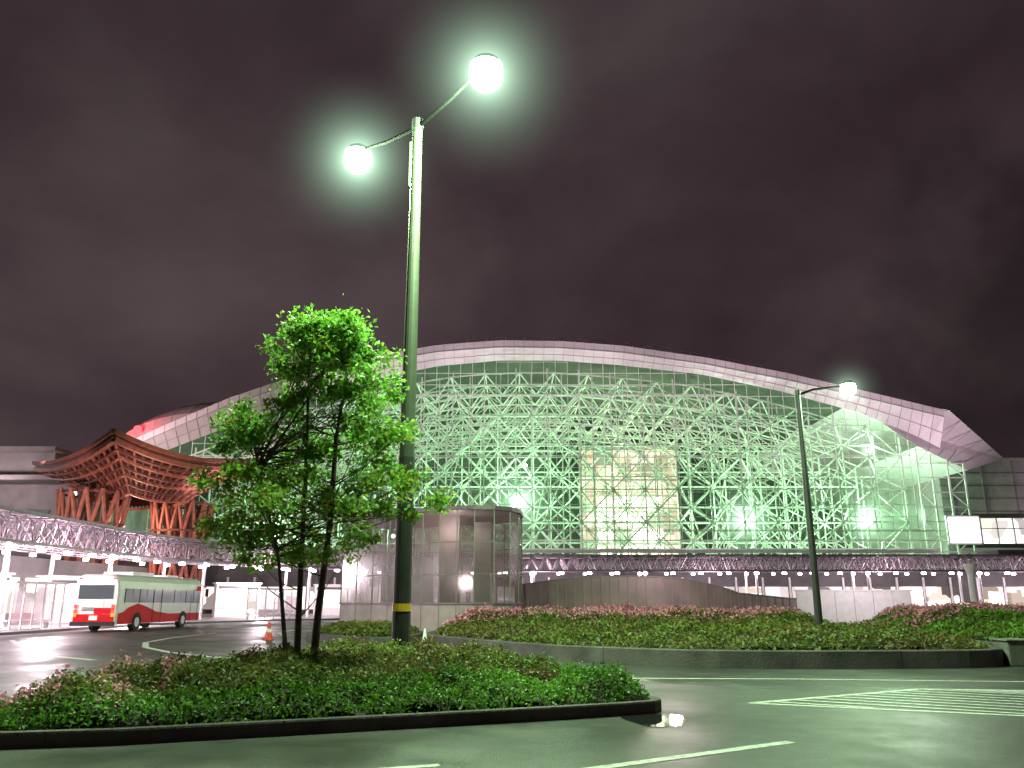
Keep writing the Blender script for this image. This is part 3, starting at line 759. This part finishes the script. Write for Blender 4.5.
for x in(36,42,46):
    b.lathe((x,66,0),[(.28,0),(.26,3.6),(.5,4.4)],12,0)
b.obj('white_columns',M_whitew)

# ---------------------------------------------------------------- bus
root=empty('city_bus',(-22.1,45.0,0),math.radians(-3.3))
Wm=mat('bus_white',(.75,.7,.72),.3,var=.05); Rm=mat('bus_red',(.5,.004,.010),.6,var=.1,em=(1,.02,.03),es=.08,spec=.15)  # painted light: faint emission keeps the red from washing out
GL=mat('bus_window',(.03,.035,.04),.08,var=.1,em=(.9,.95,1),es=.10); BK=mat('rubber',(.02,.02,.02),.8); 
b=B(); Lb=10.5; hw=1.22
cs=[(-hw,.38),(hw,.38),(hw,2.2),(hw-.05,2.6),(hw-.16,2.85),(hw-.4,2.97),(-hw+.4,2.97),(-hw+.16,2.85),(-hw+.05,2.6),(-hw,2.2)]
secs=[(0,.965,.0),(.12,1,0),(Lb-.2,1,0),(Lb,.94,0)]
base=len(b.v)
for y,s,_ in secs:
    for x,z in cs: b.v.append((x*s,y,.38+(z-.38)*(s if y in(0,Lb) else 1)))
nc=len(cs)
for q in range(3):
    for k in range(nc): b.f.append([base+q*nc+k,base+q*nc+(k+1)%nc,base+(q+1)*nc+(k+1)%nc,base+(q+1)*nc+k]); b.m.append(0)
b.f.append([base+k for k in range(nc)][::-1]); b.m.append(0); b.f.append([base+3*nc+k for k in range(nc)]); b.m.append(0)
for s in(1,-1):
    X=s*(hw+.006)
    def sp(pts,mi,off=0):
        q=[(X+s*off,y,z) for y,z in pts]; b.poly(q if s>0 else q[::-1],mi)
    sp([(.15,.4),(Lb-.25,.4),(Lb-.25,.86),(6,.86),(4.4,1.0),(3.2,1.28),(2.2,1.45),(1.2,1.25),(.6,1.0),(.15,.95)],1)
    sp([(Lb-1.0,2.2),(Lb-.25,2.2),(Lb-.25,2.5),(Lb-.8,2.5)],1)
    sp([(.7,1.52),(Lb-.35,1.45),(Lb-.35,2.18),(.7,2.24)],2,.004)
    for y in(.7,2.3,3.9,4.9,6.5,8.1,9.2): b.box((X+s*.008,y,1.86),(.012,.07,.76),3)
    for y in(1.5,3.1,7.3): b.box((X+s*.008,y,2.0),(.01,.03,.4),3)
    for y in(3.95,4.95,8.9,9.9): b.box((X+s*.006,y,1.2),(.012,.035,1.65),3)
    for y in(2.2,7.9):
        b.poly([(X+s*.012,y+.56*math.cos(a),.42+.56*math.sin(a)) for a in [math.pi*k/12 for k in range(13)]],3)
        for r0,x0,x1,mi in((.46,X-s*.25,X+s*.02,3),(.25,X,X+s*.035,4)):
            b.bar((x0,y,.46),(x1,y,.46),r0,r0,20,mi,cap=True)
    b.bar((s*1.1,Lb,2.6),(s*1.35,Lb+.3,2.4),.025,mi=3); b.box((s*1.4,Lb+.3,2.1),(.18,.08,.5),3)
b.box((0,-.012,2.05),(1.9,.03,.72),2); b.box((0,-.02,2.62),(1.5,.03,.26),5); b.box((.0,-.02,1.42),(.9,.03,.34),5)
b.box((0,-.02,.66),(2.2,.04,.5),1); b.box((.55,-.02,1.08),(1.1,.035,.3),1); b.box((0,-.06,.42),(2.36,.14,.22),3)
for s in(-1,1):
    for z,mi in((1.05,6),(1.3,6),(.88,7)): b.box((s*1.02,-.03,z),(.16,.05,.2),mi)
    b.box((s*.95,-.02,2.75),(.12,.04,.08),6)
b.box((0,-.045,.72),(.44,.02,.22),5)
for z in(1.1,1.17,1.24): b.box((-.35,-.02,z),(.7,.03,.03),3)
b.box((0,Lb+.005,1.75),(2.0,.03,1.2),2); b.box((0,Lb+.01,2.7),(1.6,.03,.26),5)
b.box((0,3.2,3.06),(1.7,2.4,.2),0); b.box((0,7.2,3.03),(1.4,1.4,.14),0)
b.obj('body',[Wm,Rm,GL,BK,mat('wheel_hub',(.4,.4,.42),.35,metal=.6),emit('bus_sign',(1,.93,.75),1.4),emit('tail_lamp',(1,.04,.03),5),emit('indicator',(1,.4,.05),1.5)],root)

def cone(x,y,z,m):
    r_=empty('traffic_cone',(x,y,z)); b=B(); b.box((0,0,.02),(.38,.38,.04),0); b.lathe((0,0,.04),[(.14,0),(.09,.28)],14,0); b.lathe((0,0,.32),[(.09,0),(.068,.14)],14,1); b.lathe((0,0,.46),[(.068,0),(.03,.24),(.005,.25)],14,0); b.obj('cone',[m,M_whitew],r_)
Mred=mat('cone_red',(.6,.05,.03),.5); cone(-10.2,36,0,Mred); cone(-10.6,37.2,0,Mred); cone(-2.9,28.5,0,M_whitew); cone(22.5,50,0,Mred)
